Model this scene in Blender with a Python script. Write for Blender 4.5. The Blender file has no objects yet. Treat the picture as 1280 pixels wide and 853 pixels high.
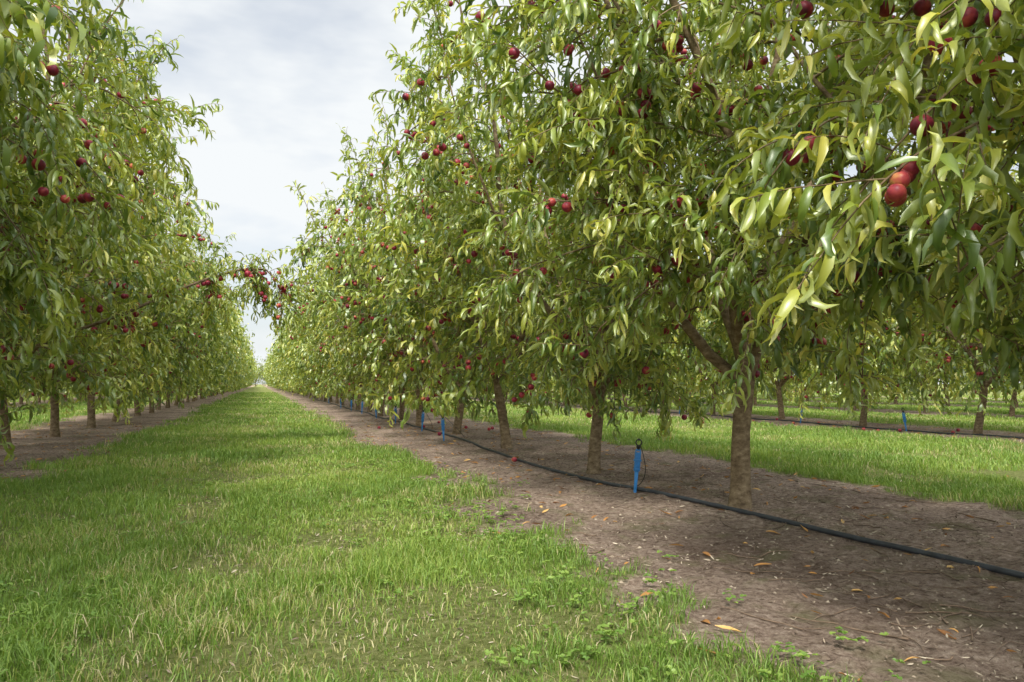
import bpy, math, numpy as np
rng = np.random.default_rng(11)
scene = bpy.context.scene
col = scene.collection

# ------------------------------------------------------------------ helpers
_tab = np.random.default_rng(3).random((256, 256))
def vnoise(x, y, s, o=0.0):
    x = np.asarray(x, float)/s + 37.3 + o*11.7; y = np.asarray(y, float)/s + 91.1 + o*5.3
    xi = np.floor(x).astype(int); yi = np.floor(y).astype(int)
    fx = x-xi; fy = y-yi
    fx = fx*fx*(3-2*fx); fy = fy*fy*(3-2*fy)
    a = _tab[xi % 256, yi % 256]; b = _tab[(xi+1) % 256, yi % 256]
    c = _tab[xi % 256, (yi+1) % 256]; d = _tab[(xi+1) % 256, (yi+1) % 256]
    return (a*(1-fx)+b*fx)*(1-fy)+(c*(1-fx)+d*fx)*fy
def sstep(a, b, x):
    t = np.clip((x-a)/(b-a), 0, 1); return t*t*(3-2*t)

STRIPS = [(-2.95, 1.2), (2.97, 1.62), (10.95, 1.3), (17.5, 1.2), (24.0, 1.2), (30.5, 1.2), (37, 1.2),
          (-8.9, 1.2), (-14.9, 1.2), (-21, 1.2)]
def soilmask(x, y):
    x = np.asarray(x, float); y = np.asarray(y, float)
    d = np.full(np.broadcast(x, y).shape, -9.0)
    for c, h in STRIPS:
        d = np.maximum(d, h-np.abs(x-c))
    d = d + (vnoise(x, y, .7)-.5)*.55 + (vnoise(x, y, .22, 1)-.5)*.42 + (vnoise(x, y, .08, 2)-.5)*.22
    return sstep(-.10, .18, d)
def gh(x, y):
    s = soilmask(x, y)
    return ((vnoise(x, y, 1.3, 4)-.5)*.035 + (vnoise(x, y, .35, 5)-.5)*.020
            + s*((vnoise(x, y, .11, 6)-.5)*.022 + (vnoise(x, y, .05, 7)-.5)*.016) - s*.012)
def wornf(x, y):
    w = .8*sstep(.62, .80, vnoise(x, y, .9, 24)*.55+vnoise(x, y, .25, 25)*.45)
    for cx, cy, rx, ry in ((-.1, 3.5, .28, .4), (-.35, 5.3, .22, .7), (-1.2, 4.2, .15, .4)):
        dd = np.sqrt(((x-cx)/rx)**2+((y-cy)/ry)**2)+(vnoise(x, y, .12, 26)-.5)*.9
        w = np.maximum(w, 1-sstep(.4, 1.2, dd))
    return w

def mk_mesh(name, verts, quads=None, tris=None, attrs=None, smooth=True):
    me = bpy.data.meshes.new(name)
    verts = np.asarray(verts, np.float32)
    parts = []; starts = []; off = 0
    for f, n in ((quads, 4), (tris, 3)):
        if f is not None and len(f):
            f = np.asarray(f, np.int32).reshape(-1, n)
            parts.append(f.ravel()); starts.append(off+np.arange(len(f))*n); off += f.size
    loops = np.concatenate(parts).astype(np.int32); st = np.concatenate(starts).astype(np.int32)
    me.vertices.add(len(verts)); me.vertices.foreach_set('co', verts.ravel())
    me.loops.add(len(loops)); me.loops.foreach_set('vertex_index', loops)
    me.polygons.add(len(st)); me.polygons.foreach_set('loop_start', st)
    if smooth: me.polygons.foreach_set('use_smooth', np.ones(len(st), bool))
    me.update(calc_edges=True)
    for k, a in (attrs or {}).items():
        at = me.attributes.new(k, 'FLOAT', 'POINT')
        at.data.foreach_set('value', np.asarray(a, np.float32))
    return me
def add_obj(name, data, parent=None, mat=None, loc=None):
    o = bpy.data.objects.new(name, data); col.objects.link(o)
    if mat is not None and data is not None and len(data.materials) == 0: data.materials.append(mat)
    if parent is not None: o.parent = parent
    if loc is not None: o.location = loc
    return o

class Tubes:
    def __init__(s): s.v = []; s.f = []; s.n = 0
    def add(s, pts, rad, k=6, cap=True):
        pts = np.asarray(pts, float); m = len(pts); rad = np.asarray(rad, float)*np.ones(m)
        t = np.gradient(pts, axis=0); t /= np.linalg.norm(t, axis=1)[:, None]+1e-9
        ref = np.array([1., 0, 0]) if abs(t[:, 0]).mean() < .7 else np.array([0, 1., 0])
        a = np.cross(t, ref); a /= np.linalg.norm(a, axis=1)[:, None]+1e-9
        b = np.cross(t, a)
        th = np.arange(k)*2*np.pi/k
        ring = pts[:, None]+rad[:, None, None]*(np.cos(th)[None, :, None]*a[:, None]+np.sin(th)[None, :, None]*b[:, None])
        i = np.arange(m-1)[:, None]*k; j = np.arange(k)[None]; j2 = (j+1) % k
        f = np.stack([i+j, i+j2, i+k+j2, i+k+j], -1).reshape(-1, 4)
        s.v.append(ring.reshape(-1, 3)); s.f.append(f+s.n); s.n += m*k
    def arrays(s): return np.concatenate(s.v), np.concatenate(s.f)
    def mesh(s, name): return mk_mesh(name, *s.arrays())

PROF = {'lance': (np.array([0, .2, .45, .72, 1.]), np.array([.014, .078, .098, .068, .003])),
        'lance3': (np.array([0, .33, .70, 1.]), np.array([.02, .105, .078, .005])),
        'lance2': (np.array([0, .5, 1.]), np.array([.03, .125, .01])),
        'round': (np.array([0, .25, .55, .85, 1.]), np.array([.03, .30, .42, .28, .05])),
        'flat': (np.array([0, .2, .45, .72, 1.]), np.array([.02, .10, .13, .09, .01]))}
def leaf_arrays(P, D, N, L, C, T, prof='lance', wid=1.0, flat=False):
    ts, ws = PROF[prof]; K = len(ts); cols = 2 if flat else 3
    P, D, N = [np.asarray(a, float) for a in (P, D, N)]
    D = D/(np.linalg.norm(D, axis=1)[:, None]+1e-9)
    N = N-(N*D).sum(1)[:, None]*D; N /= np.linalg.norm(N, axis=1)[:, None]+1e-9
    S = np.cross(D, N); n = len(P)
    C = np.where(np.abs(C) < .05, .05, C)
    V = np.zeros((n, K, cols, 3))
    for i, (t, w) in enumerate(zip(ts, ws)):
        ang = C*t
        a = np.sin(ang)/C; b = (1-np.cos(ang))/C
        cen = P+L[:, None]*(a[:, None]*D-b[:, None]*N)
        nt = np.cos(ang)[:, None]*N+np.sin(ang)[:, None]*D
        st = np.cos(T*t)[:, None]*S+np.sin(T*t)[:, None]*nt
        nn = np.cos(T*t)[:, None]*nt-np.sin(T*t)[:, None]*S
        W = (L*w*wid)[:, None]
        if flat:
            V[:, i, 0] = cen-st*W; V[:, i, 1] = cen+st*W
        else:
            V[:, i, 0] = cen-st*W+nn*W*.6; V[:, i, 1] = cen; V[:, i, 2] = cen+st*W+nn*W*.6
    f = []
    for i in range(K-1):
        for j in range(cols-1):
            f.append([i*cols+j, i*cols+j+1, i*cols+j+cols+1, i*cols+j+cols])
    F = ((np.arange(n)*K*cols)[:, None, None]+np.array(f)[None]).reshape(-1, 4)
    return V.reshape(-1, 3), F, K*cols
def leaf_mesh(name, P, D, N, L, C, T, tint, prof='lance', wid=1.0, flat=False):
    V, F, k = leaf_arrays(P, D, N, L, C, T, prof, wid, flat)
    return mk_mesh(name, V, F, attrs={'tint': np.repeat(tint, k)})

# ------------------------------------------------------------------ materials
def newmat(name):
    m = bpy.data.materials.new(name); m.use_nodes = True
    nt = m.node_tree; nt.nodes.clear()
    return m, nt, nt.nodes, nt.links
def ramp(N, stops):
    r = N.new('ShaderNodeValToRGB'); e = r.color_ramp.elements
    while len(e) < len(stops): e.new(.5)
    for k, (p, c) in enumerate(stops):
        e[k].position = p; e[k].color = (*c, 1)
    return r
def noise_n(N, L, vec, scale, detail=4, rough=.55):
    n = N.new('ShaderNodeTexNoise'); n.inputs['Scale'].default_value = scale
    n.inputs['Detail'].default_value = detail; n.inputs['Roughness'].default_value = rough
    if vec is not None: L.new(vec, n.inputs['Vector'])
    return n
def leafmat(name, stops, trans=.35, gloss=.08, rough=.42, transmul=(1.4, 1.35, .7), under=None):
    """diffuse + translucent + a little sheen of a waxy surface"""
    m, nt, N, L = newmat(name)
    a = N.new('ShaderNodeAttribute'); a.attribute_name = 'tint'
    r = ramp(N, stops); L.new(a.outputs['Fac'], r.inputs[0])
    d = N.new('ShaderNodeBsdfDiffuse')
    if under:
        g = N.new('ShaderNodeNewGeometry'); mu = N.new('ShaderNodeMix'); mu.data_type = 'RGBA'
        mt = N.new('ShaderNodeMath'); mt.operation = 'MULTIPLY'; mt.inputs[1].default_value = .45
        L.new(g.outputs['Backfacing'], mt.inputs[0]); L.new(mt.outputs[0], mu.inputs[0])
        L.new(r.outputs[0], mu.inputs[6]); mu.inputs[7].default_value = (*under, 1); L.new(mu.outputs[2], d.inputs[0])
    else: L.new(r.outputs[0], d.inputs[0])
    out = d.outputs[0]
    if trans > 0:
        t = N.new('ShaderNodeBsdfTranslucent')
        mm = N.new('ShaderNodeMix'); mm.data_type = 'RGBA'; mm.blend_type = 'MULTIPLY'
        mm.inputs[0].default_value = 1; mm.inputs[7].default_value = (*transmul, 1)
        L.new(r.outputs[0], mm.inputs[6]); L.new(mm.outputs[2], t.inputs['Color'])
        ms = N.new('ShaderNodeMixShader'); ms.inputs[0].default_value = trans
        L.new(out, ms.inputs[1]); L.new(t.outputs[0], ms.inputs[2]); out = ms.outputs[0]
    if gloss > 0:
        g = N.new('ShaderNodeBsdfGlossy'); g.inputs['Roughness'].default_value = rough; g.inputs[0].default_value = (.9, .95, .9, 1)
        ms = N.new('ShaderNodeMixShader'); ms.inputs[0].default_value = gloss
        L.new(out, ms.inputs[1]); L.new(g.outputs[0], ms.inputs[2]); out = ms.outputs[0]
    o = N.new('ShaderNodeOutputMaterial'); L.new(out, o.inputs[0])
    return m
M_leaf = leafmat('peach_leaf', [(0, (.065, .130, .020)), (.35, (.185, .275, .040)), (.7, (.39, .45, .070)), (1, (.64, .60, .13))], .36, .085, .40, (1.4, 1.3, .55), under=(.42, .46, .17))
M_grass = leafmat('grass_blade', [(0, (.11, .20, .035)), (.45, (.20, .32, .055)), (.78, (.34, .43, .09)), (.9, (.50, .45, .22)), (1, (.60, .52, .34))], .3, .03, .5)
M_weed = leafmat('weed_leaf', [(0, (.12, .23, .045)), (1, (.28, .40, .09))], .3, .03)
M_dead = leafmat('dead_leaf', [(0, (.24, .11, .045)), (.5, (.55, .28, .09)), (1, (.78, .52, .20))], .15, .03, .5, (1.1, 1, .8))
M_litter = leafmat('litter', [(0, (.07, .050, .038)), (.45, (.27, .215, .165)), (1, (.62, .54, .42))], 0, 0)

def barkmat():
    m, nt, N, L = newmat('bark')
    tc = N.new('ShaderNodeTexCoord'); mp = N.new('ShaderNodeMapping'); mp.inputs['Scale'].default_value = (1, 1, 1.7)
    L.new(tc.outputs['Object'], mp.inputs[0])
    n1 = noise_n(N, L, mp.outputs[0], 15, 5, .72)
    r = ramp(N, [(.28, (.075, .052, .034)), (.48, (.19, .140, .088)), (.70, (.35, .275, .18))])
    L.new(n1.outputs[0], r.inputs[0])
    d = N.new('ShaderNodeBsdfDiffuse'); L.new(r.outputs[0], d.inputs[0])
    b = N.new('ShaderNodeBump'); b.inputs['Strength'].default_value = .65; b.inputs['Distance'].default_value = .010
    L.new(n1.outputs[0], b.inputs['Height']); L.new(b.outputs[0], d.inputs['Normal'])
    o = N.new('ShaderNodeOutputMaterial'); L.new(d.outputs[0], o.inputs[0]); return m
M_bark = barkmat()
def fruitmat():
    m, nt, N, L = newmat('peach_skin')
    tc = N.new('ShaderNodeTexCoord')
    n1 = noise_n(N, L, tc.outputs['Object'], 13, 3, .6)
    r = ramp(N, [(.30, (.085, .008, .026)), (.48, (.25, .016, .045)), (.60, (.45, .065, .065)), (.74, (.64, .33, .11))])
    L.new(n1.outputs[0], r.inputs[0])
    p = N.new('ShaderNodeBsdfPrincipled'); p.inputs['Roughness'].default_value = .45
    p.inputs['Specular IOR Level'].default_value = .4
    L.new(r.outputs[0], p.inputs['Base Color'])
    o = N.new('ShaderNodeOutputMaterial'); L.new(p.outputs[0], o.inputs[0]); return m
M_fruit = fruitmat()
def plain(name, c, rough=.5, var=.25, sc=30):
    m, nt, N, L = newmat(name)
    tc = N.new('ShaderNodeTexCoord'); n = noise_n(N, L, tc.outputs['Object'], sc, 3)
    r = ramp(N, [(.3, tuple(x*(1-var) for x in c)), (.7, tuple(x*(1+var) for x in c))])
    L.new(n.outputs[0], r.inputs[0])
    p = N.new('ShaderNodeBsdfPrincipled'); p.inputs['Roughness'].default_value = rough
    L.new(r.outputs[0], p.inputs['Base Color'])
    o = N.new('ShaderNodeOutputMaterial'); L.new(p.outputs[0], o.inputs[0]); return m
M_hose = plain('hose_black', (.040, .045, .054), .5, .4, 12)
M_blue = plain('blue_plastic', (.03, .20, .50), .45, .2, 40)
M_black = plain('black_plastic', (.015, .015, .017), .4)
M_twig = plain('twig_wood', (.16, .11, .075), .85, .5, 20)

def groundmat():
    m, nt, N, L = newmat('orchard_ground')
    tc = N.new('ShaderNodeTexCoord'); V = tc.outputs['Object']
    a = N.new('ShaderNodeAttribute'); a.attribute_name = 'soil'
    big = noise_n(N, L, V, 1.1, 3); fine = noise_n(N, L, V, 26, 6, .85)
    rs = ramp(N, [(.34, (.12, .088, .070)), (.45, (.30, .228, .186)), (.55, (.44, .350, .292)), (.68, (.66, .55, .47))])
    L.new(fine.outputs[0], rs.inputs[0])
    rb = ramp(N, [(.32, (.58, .55, .53)), (.5, (.92, .9, .88)), (.68, (1.18, 1.15, 1.12))]); L.new(big.outputs[0], rb.inputs[0])
    ms = N.new('ShaderNodeMix'); ms.data_type = 'RGBA'; ms.blend_type = 'MULTIPLY'; ms.inputs[0].default_value = 1
    L.new(rs.outputs[0], ms.inputs[6]); L.new(rb.outputs[0], ms.inputs[7])
    mo = noise_n(N, L, V, 3.1, 3, .7); rm = ramp(N, [(.53, (0, 0, 0)), (.68, (.55, .55, .55))]); L.new(mo.outputs[0], rm.inputs[0])
    mm = N.new('ShaderNodeMix'); mm.data_type = 'RGBA'; mm.inputs[7].default_value = (.20, .20, .10, 1)
    L.new(rm.outputs[0], mm.inputs[0]); L.new(ms.outputs[2], mm.inputs[6])
    rg = ramp(N, [(.35, (.12, .14, .045)), (.5, (.23, .26, .09)), (.65, (.38, .37, .18))]); L.new(fine.outputs[0], rg.inputs[0])
    mx = N.new('ShaderNodeMix'); mx.data_type = 'RGBA'
    L.new(a.outputs['Fac'], mx.inputs[0]); L.new(rg.outputs[0], mx.inputs[6]); L.new(mm.outputs[2], mx.inputs[7])
    p = N.new('ShaderNodeBsdfDiffuse')
    L.new(mx.outputs[2], p.inputs[0])
    b = N.new('ShaderNodeBump'); b.inputs['Strength'].default_value = 1; b.inputs['Distance'].default_value = .04
    L.new(fine.outputs[0], b.inputs['Height']); L.new(b.outputs[0], p.inputs['Normal'])
    o = N.new('ShaderNodeOutputMaterial'); L.new(p.outputs[0], o.inputs[0]); return m

# ------------------------------------------------------------------ ground
def axis(segs):
    out = [segs[0][0]]
    for a, b, s in segs:
        n = max(1, int(round((b-a)/s))); out += list(a+(b-a)*(np.arange(n)+1)/n)
    return np.array(out)
xs = axis([(-900, -100, 100), (-100, -26, 8), (-26, -5, .3), (-5, -1, .08), (-1, 5.5, .035), (5.5, 13, .12), (13, 40, .3), (40, 100, 8), (100, 900, 100)])
ys = axis([(-300, -20, 40), (-20, 0, 1.), (0, 8, .035), (8, 16, .1), (16, 40, .3), (40, 220, 2), (220, 1200, 60)])
X, Y = np.meshgrid(xs, ys); Z = gh(X, Y)*np.where((np.abs(X) < 60) & (Y < 240), 1, 0)
nx, ny = len(xs), len(ys)
i, j = np.meshgrid(np.arange(nx-1), np.arange(ny-1))
b0 = (j*nx+i).ravel(); F = np.stack([b0, b0+1, b0+nx+1, b0+nx], 1)
gm = mk_mesh('ground', np.stack([X.ravel(), Y.ravel(), Z.ravel()], 1), F, attrs={'soil': soilmask(X, Y).ravel()})
add_obj('ground', gm, mat=groundmat())

# ------------------------------------------------------------------ grass
TH = math.radians(18.35); CT, ST = math.cos(TH), math.sin(TH)
def depth(x, y): return x*ST+y*CT
def lat(x, y): return x*CT-y*ST
def scatter(n, x0, x1, y0, y1, dmin, dmax, margin=1.2):
    x = rng.uniform(x0, x1, n); y = rng.uniform(y0, y1, n)
    D = depth(x, y); u = lat(x, y)
    k = (D >= dmin) & (D < dmax) & (np.abs(u) < D*.70+margin)
    return x[k], y[k]
gx, gy, gw, ghh = [], [], [], []
for (x0, x1, y0, y1, d0, d1, dens, w, hs) in [
        (-4, 2, .3, 6, .9, 3.6, 9500, .0030, 1.0), (-4.5, 6, .3, 9, 3.6, 7, 4800, .0042, 1.0), (-6, 13, 3, 18, 7, 14, 1600, .007, 1.0),
        (-12, 30, 5, 36, 14, 30, 360, .013, 1.05), (-22, 45, 12, 80, 30, 70, 60, .03, 1.1)]:
    n = int((x1-x0)*(y1-y0)*dens)
    x, y = scatter(n, x0, x1, y0, y1, d0, d1)
    s = soilmask(x, y); q = vnoise(x, y, .5, 21)*.5+vnoise(x, y, .16, 22)*.5
    worn = wornf(x, y)
    tuft = (vnoise(x, y, .14, 23) > .76) & (s > .3)
    prob = np.clip(1.05-s*1.35, 0, 1)*np.clip(.45+1.3*q, 0, 1)*(1-.75*worn)
    prob = np.where(tuft & (s < .99), .45, prob)
    k = rng.random(len(x)) < prob
    x, y = x[k], y[k]; gx.append(x); gy.append(y); gw.append(np.full(len(x), w)); ghh.append(np.full(len(x), hs)*(1-.45*worn[k]))
gx, gy, gw, ghh = map(np.concatenate, (gx, gy, gw, ghh)); n = len(gx)
clump = vnoise(gx, gy, .45, 31); c2 = vnoise(gx, gy, .12, 32); s = soilmask(gx, gy)
H = (.018+.055*clump**1.4+.045*c2**2)*rng.uniform(.5, 1.4, n)*ghh
H = np.where((s > .02) & (s < .6), H*1.3, H)
az = rng.uniform(0, 2*np.pi, n)+vnoise(gx, gy, .3, 33)*2; lean = rng.uniform(.15, 1.1, n)
dx, dy = np.cos(az)*lean, np.sin(az)*lean
fa = rng.uniform(0, 2*np.pi, n); sx, sy = np.cos(fa)*gw*.5, np.sin(fa)*gw*.5
z0 = gh(gx, gy)-.004
W = rng.uniform(.7, 1.4, n); sx *= W; sy *= W
V = np.zeros((n, 5, 3))
V[:, 0] = np.stack([gx-sx, gy-sy, z0], 1); V[:, 1] = np.stack([gx+sx, gy+sy, z0], 1)
mx_, my_, mz = gx+dx*H*.35, gy+dy*H*.35, z0+H*.62
V[:, 2] = np.stack([mx_+sx*.8, my_+sy*.8, mz], 1); V[:, 3] = np.stack([mx_-sx*.8, my_-sy*.8, mz], 1)
V[:, 4] = np.stack([gx+dx*H*1.05, gy+dy*H*1.05, z0+H*(1.05-.4*lean)], 1)
bb = (np.arange(n)*5)[:, None]
dry = np.maximum(sstep(.58, .86, vnoise(gx, gy, .8, 41)*.6+vnoise(gx, gy, .2, 42)*.4), wornf(gx, gy)*.8)
tint = rng.normal(.40, .17, n)+(vnoise(gx, gy, 1.1, 43)-.5)*.5
tint = np.clip(tint, 0, .8); tint = np.where(rng.random(n) < .035+.42*dry, rng.uniform(.8, 1, n), tint)
gme = mk_mesh('grass', V.reshape(-1, 3), bb+np.array([[0, 1, 2, 3]]), bb+np.array([[3, 2, 4]]), attrs={'tint': np.repeat(tint, 5)})
add_obj('grass', gme, mat=M_grass)

# broadleaf weeds
P, D, Nn, Ls, tt = [], [], [], [], []
cent = []
for _ in range(330):
    y = rng.uniform(1.2, 8)
    x = rng.normal(1.15, .28) if rng.random() < .72 else rng.uniform(-2.2, 1.2)
    cent.append((x, y))
for _ in range(60): cent.append((rng.uniform(-1.3, -.5), rng.uniform(2.0, 3.4)))
for x, y in cent:
    r = rng.uniform(.03, .10)
    for _ in range(rng.integers(4, 12)):
        a = rng.uniform(0, 6.28); q = r*math.sqrt(rng.random())
        cx, cy = x+q*math.cos(a), y+q*math.sin(a); cz = float(gh(cx, cy))+rng.uniform(.012, .045)
        a0 = rng.uniform(0, 6.28); l = rng.uniform(.008, .019); tn = rng.random()
        for k in range(3):
            b = a0+k*2.09
            P.append((cx, cy, cz)); D.append((math.cos(b), math.sin(b), rng.uniform(-.1, .35)))
            Nn.append((rng.normal(0, .2), rng.normal(0, .2), 1)); Ls.append(l); tt.append(tn)
n = len(P)
add_obj('clover_weeds', leaf_mesh('clover_weeds', P, D, Nn, np.array(Ls), rng.uniform(-.2, .5, n), rng.normal(0, .2, n), np.array(tt), 'round', 1.15), mat=M_weed)

# fallen leaves
x, y = scatter(4200, -5, 12, .8, 18, 1.2, 17)
k = soilmask(x, y) > .6; k |= rng.random(len(x)) < .04
x, y = x[k], y[k]; n = len(x); a = rng.uniform(0, 6.28, n)
add_obj('fallen_leaves', leaf_mesh('fallen_leaves', np.stack([x, y, gh(x, y)+.008], 1), np.stack([np.cos(a), np.sin(a), rng.uniform(0, .15, n)], 1),
        np.stack([rng.normal(0, .35, n), rng.normal(0, .35, n), np.ones(n)], 1), rng.uniform(.03, .095, n), rng.uniform(-.7, 1.2, n), rng.normal(0, 1.0, n), rng.beta(.9, 1.4, n), 'flat', .9), mat=M_dead)
# straw / bark crumbs
x, y = scatter(170000, -5, 6, .6, 12, 1.0, 12)
k = rng.random(len(x)) < np.where(soilmask(x, y) > .4, .85*vnoise(x, y, .35, 51)+.05, .03+.5*wornf(x, y))
x, y = x[k], y[k]; n = len(x); a = rng.uniform(0, 6.28, n)
add_obj('ground_litter', leaf_mesh('ground_litter', np.stack([x, y, gh(x, y)+rng.uniform(.002, .010, n)], 1), np.stack([np.cos(a), np.sin(a), rng.normal(0, .2, n)], 1),
        np.stack([rng.normal(0, .3, n), rng.normal(0, .3, n), np.ones(n)], 1), rng.uniform(.008, .045, n)*rng.uniform(.3, 1, n), rng.uniform(-.5, .5, n), rng.normal(0, .5, n), rng.beta(.7, 1.1, n), 'lance3', .9, True), mat=M_litter)
# soil clods
x, y = scatter(36000, -5, 6, .6, 9, 1.0, 9)
k = (soilmask(x, y) > .6) & (rng.random(len(x)) < vnoise(x, y, .4, 55)**1.5)
x, y = x[k], y[k]; n = len(x)
oc = np.array([(1, 0, 0), (.3, .9, 0), (-.8, .6, 0), (-.8, -.6, 0), (.3, -.95, 0), (0, 0, 1.), (.2, 0, -.8)])
of = np.array([(0, 1, 5), (1, 2, 5), (2, 3, 5), (3, 4, 5), (4, 0, 5)])
r = rng.uniform(.003, .015, n)*rng.uniform(.4, 1, n)
a = rng.uniform(0, 6.28, n); c, s_ = np.cos(a), np.sin(a)
O = oc[None]*(1+rng.normal(0, .22, (n, 7, 3)))
V = np.stack([c[:, None]*O[..., 0]-s_[:, None]*O[..., 1], s_[:, None]*O[..., 0]+c[:, None]*O[..., 1], O[..., 2]*.75], -1)*r[:, None, None]+np.stack([x, y, gh(x, y)+.001], 1)[:, None]
cm = mk_mesh('soil_clods', V.reshape(-1, 3), None, ((np.arange(n)*7)[:, None, None]+of[None]).reshape(-1, 3), attrs={'tint': np.repeat(rng.uniform(.2, .7, n), 7)}, smooth=False)
add_obj('soil_clods', cm, mat=M_litter)
# twigs
tb = Tubes()
for _ in range(190):
    x = rng.uniform(1.5, 4.4) if rng.random() < .8 else rng.uniform(-4, -1.9); y = rng.uniform(1.2, 9)
    if rng.random() < .25: x = rng.uniform(1.9, 2.9); y = rng.uniform(1.2, 2.6)
    l = rng.uniform(.06, .38); a = rng.uniform(0, 6.28); t = np.linspace(0, 1, 6); kk = rng.normal(0, .5)
    px = x+l*t*np.cos(a+kk*t); py = y+l*t*np.sin(a+kk*t)
    tb.add(np.stack([px, py, gh(px, py)+.006], 1), np.linspace(1, .5, 6)*rng.uniform(.0015, .004), 5)
add_obj('fallen_twigs', tb.mesh('fallen_twigs'), mat=M_twig)

# ------------------------------------------------------------------ trees
UP = np.array([0, 0, 1.])
def unit(v): return v/(np.linalg.norm(v)+1e-9)
class TB:
    def __init__(s, seed, low=13, zmin=.4):
        s.r = np.random.default_rng(seed); s.t = Tubes(); s.thin = Tubes(); s.low = low; s.zmin = zmin
        s.P = []; s.D = []; s.N = []; s.L = []; s.C = []; s.T = []; s.ti = []; s.F = []
    def grow(s, p, d, L, n, g, nz):
        pts = [np.array(p, float)]; d = unit(np.array(d, float))
        for _ in range(n):
            d = unit(d+s.r.normal(0, nz, 3)+np.array([0, 0, -g/n])); pts.append(pts[-1]+d*L/n)
        return np.array(pts)
    def leaves(s, pts, n, t0=.08, young=.34, Ls=(.105, .18), bt=.0):
        r = s.r; t = np.linspace(t0, 1, n)+r.normal(0, .02, n); t = np.clip(t, 0, 1)
        m = len(pts)-1; k = np.minimum((t*m).astype(int), m-1); f = (t*m-k)[:, None]
        p = pts[k]*(1-f)+pts[k+1]*f; d = pts[k+1]-pts[k]; d /= np.linalg.norm(d, axis=1)[:, None]+1e-9
        ph = np.arange(n)*2.4+r.uniform(0, 6)+r.normal(0, .4, n)
        a = np.cross(d, UP+r.normal(0, .05, 3)); a /= np.linalg.norm(a, axis=1)[:, None]+1e-9; b = np.cross(d, a)
        rad = np.cos(ph)[:, None]*a+np.sin(ph)[:, None]*b
        ld = d*r.uniform(.1, .7, n)[:, None]+rad*.9+np.array([0, 0, -1.])*r.uniform(-.2, .8, n)[:, None]
        nn = UP[None]*1.0+rad*.5+r.normal(0, .35, (n, 3))
        s.P.append(p); s.D.append(ld); s.N.append(nn)
        s.L.append(r.uniform(*Ls, n)*(1-.35*np.maximum(0, t-.8)/.2)); s.C.append(r.uniform(.8, 3.1, n)); s.T.append(r.normal(0, .9, n))
        s.ti.append(np.clip(bt+r.normal(.34, .18, n)+young*t**2, 0, 1))
    def shoot(s, p, d, L, g=.7, bt=0.):
        pts = s.grow(p, d, L, 5, g, .09)
        s.thin.add(pts, np.linspace(.0036, .0014, 6), 4)
        s.leaves(pts, max(4, int(L/.0235)), bt=bt)
    def fruit(s, p, off=.05):
        s.F.append((*(np.array(p)+np.array([s.r.normal(0, .03), s.r.normal(0, .03), -off])), s.r.uniform(.026, .037)))
    def lateral(s, p, d, L, g, nsh, fr=.5, shL=(.26, .50), r0=.009):
        r = s.r; pts = s.grow(p, d, L, 8, g, .10)
        low = np.nonzero(pts[:, 2] < s.zmin)[0]
        if len(low): pts = pts[:max(3, low[0])]
        s.thin.add(pts, np.linspace(r0, .0035, len(pts)), 5)
        s.along(pts, nsh if len(pts) > 6 else nsh-3, fr, shL)
        return pts
    def along(s, pts, nsh, fr, shL, t0=.12):
        r = s.r; m = len(pts)-1; bt = r.normal(0, .11)
        for t in np.linspace(t0, 1, max(nsh, 2)):
            t = min(.999, max(0, t+r.normal(0, .03))); k = int(t*m); f = t*m-k
            q = pts[k]*(1-f)+pts[k+1]*f; ax = unit(pts[k+1]-pts[k])
            rd = unit(r.normal(0, 1, 3)); rd = unit(rd-ax*rd.dot(ax)*.8)
            dd = ax*.7+rd*.8+UP*.35
            g = r.uniform(.2, 1.2)
            if q[2] < s.zmin+.2: dd = dd+UP*.6; g = .3
            s.shoot(q, dd, r.uniform(*shL), g, bt)
            if r.random() < fr:
                s.fruit(q)
                if r.random() < .35: s.fruit(q+r.normal(0, .04, 3))
        s.shoot(pts[-1], pts[-1]-pts[-2]+(UP*.6 if pts[-1][2] < s.zmin+.3 else 0), r.uniform(*shL)*1.2, .5, bt)
    def build(s):
        r = s.r; H0 = r.uniform(.70, .80); lean = r.normal(0, .07, 2)
        z = np.linspace(-.06, H0, 9)
        tr = np.stack([lean[0]*z/H0+.012*np.sin(z*5+1), lean[1]*z/H0+.012*np.cos(z*6), z], 1)
        rr = np.interp(z, [-.06, .0, .12, .5, H0-.1, H0], [.084, .074, .062, .055, .058, .052])
        s.t.add(tr, rr, 16)
        fork = tr[-1]-np.array([0, 0, .04]); ns = 5; a0 = r.uniform(0, 6.28)
        lim = []
        for i in range(ns+1):
            if i < ns:
                az = a0+i*2*np.pi/ns+r.normal(0, .15); R = r.uniform(.85, 1.38); H = r.uniform(3.6, 4.8); r0 = r.uniform(.022, .032)
            else: az = r.uniform(0, 6.28); R = .3; H = 4.6; r0 = .024
            t = np.linspace(0, 1, 15)
            rad = R*(1-(1-t)**1.7); zz = fork[2]+(H-fork[2])*(t**1.0)*(.86+.14*t)
            w = r.normal(0, 1, 4)*.07
            px = fork[0]+np.cos(az)*rad+w[0]*np.sin(t*6)+w[1]*np.sin(t*11); py = fork[1]+np.sin(az)*rad+w[2]*np.sin(t*7)+w[3]*np.sin(t*10)
            pts = np.stack([px, py, zz], 1)
            pts += r.normal(0, .018, pts.shape)*np.minimum(1, t*5)[:, None]
            s.t.add(pts, r0*(1-t)**.75+.008, 8); lim.append((pts, az, R))
            if i < ns:
                k = r.integers(4, 7); a2 = az+r.choice([-1, 1])*r.uniform(.5, .9)
                d = np.array([math.cos(a2)*.8, math.sin(a2)*.8, 1.])
                p2 = s.grow(pts[k], d, r.uniform(1.5, 2.2), 9, -.35, .06)
                s.t.add(p2, np.linspace(.017, .006, 10), 7); lim.append((p2, a2, R))
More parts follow.
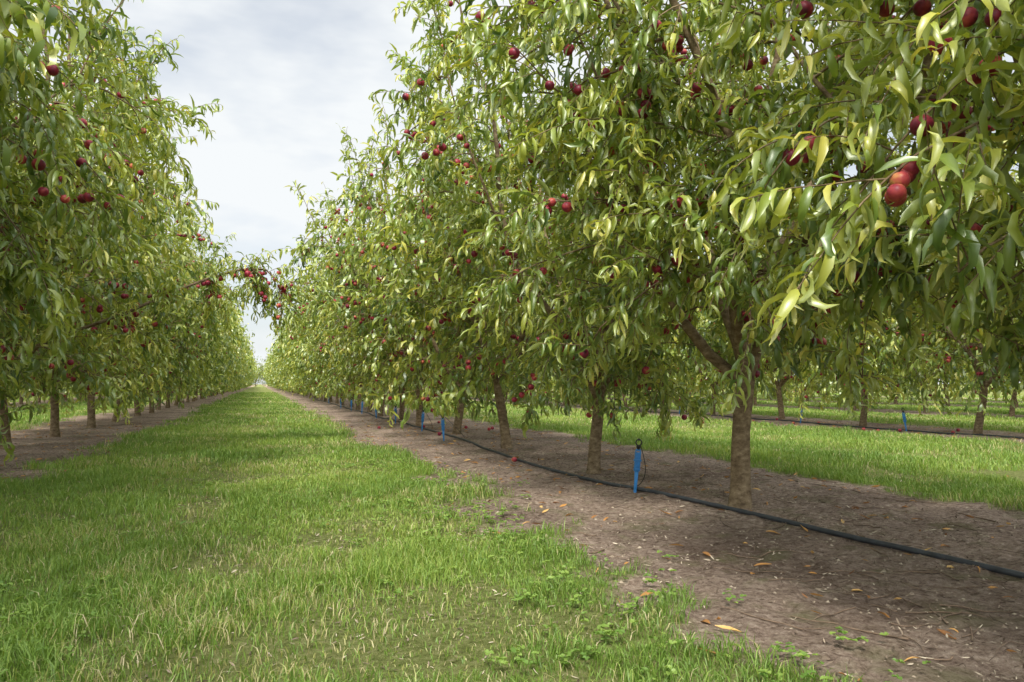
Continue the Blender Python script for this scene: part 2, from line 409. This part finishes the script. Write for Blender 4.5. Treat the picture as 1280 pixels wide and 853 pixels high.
        for pts, az, R in lim:
            m = len(pts)-1; n = 12 if m > 10 else 7
            for t in np.linspace(.2, .97, n):
                t = min(.98, t+r.normal(0, .03)); k = int(t*m); f = t*m-k; q = pts[k]*(1-f)+pts[k+1]*f
                a = az+r.normal(0, 1.15); el = r.uniform(.1, .8)
                d = np.array([math.cos(a), math.sin(a), el]); L = r.uniform(.45, 1.05)*np.interp(q[2], [1, 2, 3.0, 4.0, 4.8], [1.15, 1.15, .95, .65, .4])
                s.lateral(q, d, L, r.uniform(.5, 1.4), int(3.5+L*5), .34 if q[2] < 3.6 else .28)
            d = unit(pts[-1]-pts[-3])+UP*.3
            tip = s.grow(pts[-1], d, r.uniform(.5, 1.25), 6, -.1, .06); s.thin.add(tip, np.linspace(.008, .003, 7), 5)
            s.along(tip, 8, .05, (.14, .26), .05); s.leaves(tip, 16)
        for i in range(s.low):
            pts, az, R = lim[r.integers(0, len(lim))]
            k = r.integers(1, 4) if len(pts) > 12 else 1; q = pts[k]
            a = az+r.normal(0, .8); d = np.array([math.cos(a), math.sin(a), .45])
            s.lateral(q, d, r.uniform(.8, 1.35), r.uniform(1.3, 2.4), 9, .36)
    def cat(s): return [np.concatenate(a) for a in (s.P, s.D, s.N, s.L, s.C, s.T, s.ti)]
    def wood(s, thin=True):
        v, f = s.t.arrays()
        if thin:
            v2, f2 = s.thin.arrays(); return np.concatenate([v, v2]), np.concatenate([f, f2+len(v)])
        return v, f
    def finish(s, name):
        A = s.cat()
        lm = leaf_mesh(name+'_foliage', *A); lm.materials.append(M_leaf)
        wm = mk_mesh(name+'_wood', *s.wood()); wm.materials.append(M_bark)
        fm = mk_mesh(name+'_fruit', *fruit_arrays(np.array(s.F))); fm.materials.append(M_fruit)
        return wm, lm, fm
    def lod(s, frac, grow, prof):
        A = s.cat(); r = np.random.default_rng(5); k = r.random(len(A[0])) < frac
        P, D, N, L, C, T, ti = [a[k] for a in A]
        V, F, kk = leaf_arrays(P, D, N, L*grow, C, T, prof, 1.1*(1 if grow < 1.3 else 1.15), True)
        return V, F, np.repeat(ti, kk)
def fruit_arrays(F, nu=16, nv=10):
    v = []
    for a in range(nv+1):
        ph = math.pi*a/nv
        for b in range(nu):
            th = 2*math.pi*b/nu
            x, y, z = math.sin(ph)*math.cos(th), math.sin(ph)*math.sin(th), math.cos(ph)
            rr = math.hypot(x, y); z -= .28*math.exp(-(rr/.28)**2) if z > 0 else 0
            su = 1-.05*math.exp(-(min(b, nu-b)/1.0)**2)*math.sin(ph)
            v.append((x*su, y*su, z*.97))
    v = np.array(v); f = []
    for a in range(nv):
        for b in range(nu):
            f.append([a*nu+b, (a+1)*nu+b, (a+1)*nu+(b+1) % nu, a*nu+(b+1) % nu])
    f = np.array(f); n = len(F); r = np.random.default_rng(n)
    V = np.zeros((n, len(v), 3))
    for i in range(n):
        a = r.uniform(0, 6.28); tl = r.normal(0, .35); c, s_ = math.cos(a), math.sin(a)
        Rz = np.array([[c, -s_, 0], [s_, c, 0], [0, 0, 1]]); Rx = np.array([[1, 0, 0], [0, math.cos(tl), -math.sin(tl)], [0, math.sin(tl), math.cos(tl)]])
        V[i] = v@(Rx@Rz).T*F[i, 3]+F[i, :3]
    FF = (np.arange(n)*len(v))[:, None, None]+f[None]
    return V.reshape(-1, 3), FF.reshape(-1, 4)

NEAR, MID, FAR, VFAR = [], [], [], []
# five general variants with skirts near the ground, two higher-pruned ones for the nearest right-hand trees
SPEC = ((101, 14, .40), (202, 14, .32), (303, 13, .50), (404, 13, .42), (505, 15, .30), (404, 8, 1.12), (101, 10, .78))
for q, (sd, lw, zm) in enumerate(SPEC):
    t = TB(sd, lw, zm); t.build(); NEAR.append(t.finish('peach'))
    if q > 4: continue
    wm = mk_mesh('peach_mid_wood', *t.wood()); wm.materials.append(M_bark)
    V, F, ti = t.lod(.55, 1.25, 'lance3'); lm = mk_mesh('peach_mid_foliage', V, F, attrs={'tint': ti}); lm.materials.append(M_leaf)
    fm = mk_mesh('peach_mid_fruit', *fruit_arrays(np.array(t.F), 9, 6)); fm.materials.append(M_fruit)
    MID.append((wm, lm, fm))
    FAR.append((t.wood(False), t.lod(.24, 1.7, 'lance2'), fruit_arrays(np.array(t.F)[::2], 6, 4)))
    VFAR.append((t.wood(False), t.lod(.10, 2.4, 'lance2'), fruit_arrays(np.array(t.F)[::4], 6, 4)))

rng = np.random.default_rng(21)
def tree(x, y, var, rot, sc=1.0, lod=0):
    z = float(gh(x, y))
    e = add_obj('peach_tree', None, loc=(x, y, z)); e.rotation_euler[2] = rot; e.scale = (sc,)*3
    for k, m in zip(('trunk_and_branches', 'leaves', 'fruit'), (NEAR, MID)[lod][var]): add_obj(k, m, parent=e)
    return e
acc = [[[], [], 0], [[], [], 0, []], [[], [], 0]]
def fartree(x, y, var, rot, sc, lv):
    z = float(gh(x, y)); c, s_ = math.cos(rot), math.sin(rot); R = np.array([[c, -s_, 0], [s_, c, 0], [0, 0, 1]])
    for a, dat in zip(acc, lv[var]):
        a[0].append(dat[0]@R.T*sc+np.array([x, y, z])); a[1].append(dat[1]+a[2]); a[2] += len(dat[0])
        if len(dat) > 2: a[3].append(dat[2])

RY = [-.6, 1.9, 4.28, 6.51, 9.2, 11.7, 14.2, 16.8]+[19.3+2.5*i for i in range(66)]
LY = [.8, 3.3, 5.8, 8.3, 10.8, 13.3]+[15.8+2.5*i for i in range(67)]
ltree = None
for k, y in enumerate(RY):
    jx = 2.97 if k < 6 else 2.97+rng.normal(0, .05)
    v, ro, sc = (k*2+1) % 5, rng.uniform(0, 6.28), rng.uniform(.94, 1.06)
    if k == 1: v = 5
    if k == 2: v = 6
    if y < 26: tree(jx, y, v, ro, sc, 0 if 0 < y < 9 else 1)
    else: fartree(jx, y, v, ro, sc, FAR if y < 60 else VFAR)
for k, y in enumerate(LY):
    jx = -2.95+(rng.normal(0, .05) if k > 6 else 0); v, ro, sc = (k*3) % 5, rng.uniform(0, 6.28), rng.uniform(1.0, 1.1)
    if y < 26:
        e = tree(jx, y, v, ro, sc, 0 if 5 < y < 9 else 1)
        if y == 10.8: ltree = e
    else: fartree(jx, y, v, ro, sc, FAR if y < 60 else VFAR)
for rx, y0, y1 in ((10.95, 4.2, 90), (17.5, 9, 90), (24, 14, 80), (30.5, 18, 75), (-8.9, 12, 90), (-14.9, 35, 100)):
    y = y0
    while y < y1:
        v, ro, sc = rng.integers(0, 5), rng.uniform(0, 6.28), rng.uniform(.92, 1.05); jx = rx+rng.normal(0, .06)
        if rx == 10.95 and y < 16: tree(jx, y, v, ro, sc, 1)
        else: fartree(jx, y, v, ro, sc, FAR if (y < 40 and rx < 20) else VFAR)
        y += 2.5
for x in np.arange(-40, 60, 3.0):
    fartree(x, 196+rng.normal(0, 2), rng.integers(0, 5), rng.uniform(0, 6), 1.35, VFAR)
far = add_obj('distant_orchard_trees', None)
for nm, a, mt in zip(('distant_trunks', 'distant_leaves', 'distant_fruit'), acc, (M_bark, M_leaf, M_fruit)):
    me = mk_mesh(nm, np.concatenate(a[0]), np.concatenate(a[1]), attrs={'tint': np.concatenate(a[3])} if len(a) > 3 else None)
    add_obj(nm, me, parent=far, mat=mt)

# long loaded limb reaching over the lane from a left-hand tree
L_ = TB(77)
pts = np.array([(-2.85, 10.7, .95), (-2.5, 10.3, 1.25), (-2.0, 9.9, 1.42), (-1.5, 9.8, 1.62), (-1.05, 9.9, 1.88), (-.65, 10.1, 2.10), (-.25, 10.3, 2.27), (.05, 10.45, 2.30), (.25, 10.5, 2.12), (.36, 10.5, 1.9)])
L_.t.add(pts, np.linspace(.026, .007, len(pts)), 7)
L_.along(pts[2:], 30, .8, (.2, .38), .02)
for k in (3, 4, 5, 6, 7, 8):
    for _ in range(2):
        L_.lateral(pts[k], L_.r.normal(0, .6, 3)+np.array([.3, 0, .25]), L_.r.uniform(.3, .5), 1.3, 5, .6)
for nm, m in zip(('long_limb', 'long_limb_leaves', 'long_limb_fruit'), L_.finish('limb')):
    o = add_obj(nm, m); o.parent = ltree
    bpy.context.view_layer.update(); o.matrix_parent_inverse = ltree.matrix_world.inverted()

# ------------------------------------------------------------------ irrigation
def hose(name, kx, ky):
    y = np.linspace(ky[0], ky[-1], 500); x = np.interp(y, ky, kx)
    ker = np.hanning(25); ker /= ker.sum(); x = np.convolve(np.pad(x, 12, 'edge'), ker, 'valid')+.012*np.sin(y*1.9)
    z = gh(x, y); z = np.convolve(np.pad(z, 4, 'edge'), np.ones(9)/9, 'valid')+.013
    t = Tubes(); t.add(np.stack([x, y, z], 1), .0145, 10); add_obj(name, t.mesh(name), mat=M_hose)
    return lambda yy: float(np.interp(yy, y, x))
hx = hose('irrigation_hose', [3.3, 3.10, 3.04, 2.92, 2.80, 2.70, 2.60, 2.72, 2.8, 2.75, 2.8], [-2, 1.2, 2.35, 3.6, 4.5, 5.35, 7.3, 10, 15, 20, 45])
hx2 = hose('irrigation_hose', [10.8, 10.7, 10.85, 10.8, 10.8], [2, 8, 14, 20, 45])
def box(V, F, c, sx, sy, z0, z1, tx=1., ty=1.):
    n = sum(len(v) for v in V)
    V.append(np.array([(c[0]+a*sx*(tx if z else 1)/2, c[1]+b*sy*(ty if z else 1)/2, z1 if z else z0) for z in (0, 1) for a, b in ((-1, -1), (1, -1), (1, 1), (-1, 1))]))
    F.append(np.array([(0, 3, 2, 1), (4, 5, 6, 7), (0, 1, 5, 4), (1, 2, 6, 5), (2, 3, 7, 6), (3, 0, 4, 7)])+n)
def stake(x, y, hxx, rot, tilt):
    e = add_obj('sprinkler_stake', None, loc=(x, y, float(gh(x, y)))); 
    V, F = [], []
    box(V, F, (0, 0), .010, .008, -.08, .02, 2.2, 1.5)
    box(V, F, (0, 0), .020, .012, .02, .15, 1.4, 1.)
    box(V, F, (0, 0), .029, .012, .15, .30, 1.6, 1.)
    for sx in (-1, 1):
        box(V, F, (sx*.018, 0), .006, .026, .16, .31)
    box(V, F, (0, 0), .056, .030, .235, .247); box(V, F, (0, 0), .046, .028, .17, .18)
    box(V, F, (0, 0), .038, .024, .31, .325, .8, .8)
    me = mk_mesh('stake_body', np.concatenate(V), np.concatenate(F), smooth=False)
    o = add_obj('stake_body', me, parent=e, mat=M_blue)
    bv = o.modifiers.new('b', 'BEVEL'); bv.width = .0012; bv.segments = 2
    t = Tubes()
    t.add([(0, 0, .32), (0, 0, .335), (0, 0, .336), (0, 0, .352)], [.012, .012, .018, .014], 14)
    a = np.linspace(0, 2*np.pi, 25)
    t.add(np.stack([.022*np.sin(a), 0*a, .373-.022*np.cos(a)], 1), .0048, 8)
    t.add([(0, 0, .388), (0, 0, .394), (0, 0, .404)], [.013, .016, .004], 12)
    add_obj('sprinkler_head', t.mesh('sprinkler_head'), parent=e, mat=M_black)
    e.rotation_euler = (0, tilt, rot)
    t = Tubes(); dx = hxx-x; tt = np.linspace(0, 1, 22)
    t.add(np.stack([.02+.06*np.sin(tt*3.1)+ (dx-.02)*tt, .03+.16*tt*np.sin(tt*2.2), .325*(1-tt)**1.6+.03], 1), .0028, 6)
    o = add_obj('feeder_tube', t.mesh('feeder_tube'), parent=e, mat=M_black)
    return e
stake(2.66, 5.12, hx(5.35), -.25, .09)
stake(2.45, 10.4, hx(10.3), -.3, -.06)
for y in (12.6, 15.4, 18, 20.6, 23, 26, 31): stake(hx(y)-.16, y, hx(y), rng.uniform(-.6, 0), rng.normal(0, .05))
for y in (5.4, 7.7, 10.4, 13.2, 15.5, 18, 21.5): stake(hx2(y)-.12, y, hx2(y), rng.uniform(-.8, -.2), rng.normal(0, .09))

# fallen fruit
ff = []
for _ in range(9):
    x = rng.normal(2.95, .55); y = rng.uniform(6.5, 16); ff.append((x, y, float(gh(x, y))+.026, .031))
for _ in range(12):
    x = rng.normal(10.8, .6); y = rng.uniform(6, 16); ff.append((x, y, float(gh(x, y))+.026, .031))
add_obj('fallen_fruit', mk_mesh('fallen_fruit', *fruit_arrays(np.array(ff))), mat=M_fruit)

# ------------------------------------------------------------------ light
SE, SA = math.radians(50), math.radians(-155)   # azimuth measured from +Y clockwise
sd = (math.sin(SA)*math.cos(SE), math.cos(SA)*math.cos(SE), math.sin(SE))
w = bpy.data.worlds.new('World'); scene.world = w; w.use_nodes = True
nt = w.node_tree; nt.nodes.clear(); N, L = nt.nodes, nt.links
sky = N.new('ShaderNodeTexSky'); sky.sky_type = 'NISHITA'; sky.sun_disc = False
sky.sun_elevation = SE; sky.sun_rotation = SA; sky.dust_density = 2.0
tc = N.new('ShaderNodeTexCoord'); mp = N.new('ShaderNodeMapping'); mp.inputs['Scale'].default_value = (1, 1, 2.6)
L.new(tc.outputs['Generated'], mp.inputs[0])
cn = noise_n(N, L, mp.outputs[0], 2.6, 5, .55)
cr = ramp(N, [(.38, (.66, .66, .66)), (.53, (1, 1, 1))]); L.new(cn.outputs[0], cr.inputs[0])
# thin cloud brightened toward the (veiled) sun, out of view, as added fill light
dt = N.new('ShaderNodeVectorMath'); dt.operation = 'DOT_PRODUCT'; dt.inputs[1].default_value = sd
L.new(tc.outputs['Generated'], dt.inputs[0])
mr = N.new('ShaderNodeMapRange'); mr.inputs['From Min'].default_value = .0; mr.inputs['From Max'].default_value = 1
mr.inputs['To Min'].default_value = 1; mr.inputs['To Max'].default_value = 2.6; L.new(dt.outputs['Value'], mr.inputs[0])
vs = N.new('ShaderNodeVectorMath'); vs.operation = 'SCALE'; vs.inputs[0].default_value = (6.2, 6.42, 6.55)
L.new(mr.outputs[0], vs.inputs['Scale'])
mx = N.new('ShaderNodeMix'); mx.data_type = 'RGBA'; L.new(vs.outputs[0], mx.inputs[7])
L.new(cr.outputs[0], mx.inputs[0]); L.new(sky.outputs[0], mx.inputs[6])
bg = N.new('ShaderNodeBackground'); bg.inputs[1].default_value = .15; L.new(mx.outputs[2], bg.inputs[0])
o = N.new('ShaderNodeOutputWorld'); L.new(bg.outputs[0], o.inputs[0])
sl = bpy.data.lights.new('sun', 'SUN'); sl.energy = 4.6; sl.angle = math.radians(9); sl.color = (1, .94, .83)
so = add_obj('sun', sl)
from mathutils import Vector
so.rotation_euler = Vector(sd).to_track_quat('Z', 'Y').to_euler(); so.location = (0, 0, 30)

cam = bpy.data.cameras.new('camera'); co = add_obj('camera', cam)
cam.lens = 26.7; cam.sensor_width = 36; cam.clip_start = .05; cam.clip_end = 3000
co.location = (0, 0, .8); co.rotation_euler = (math.radians(93.22), 0, -TH)
scene.camera = co
scene.view_settings.view_transform = 'Standard'; scene.view_settings.look = 'None'; scene.view_settings.exposure = 0
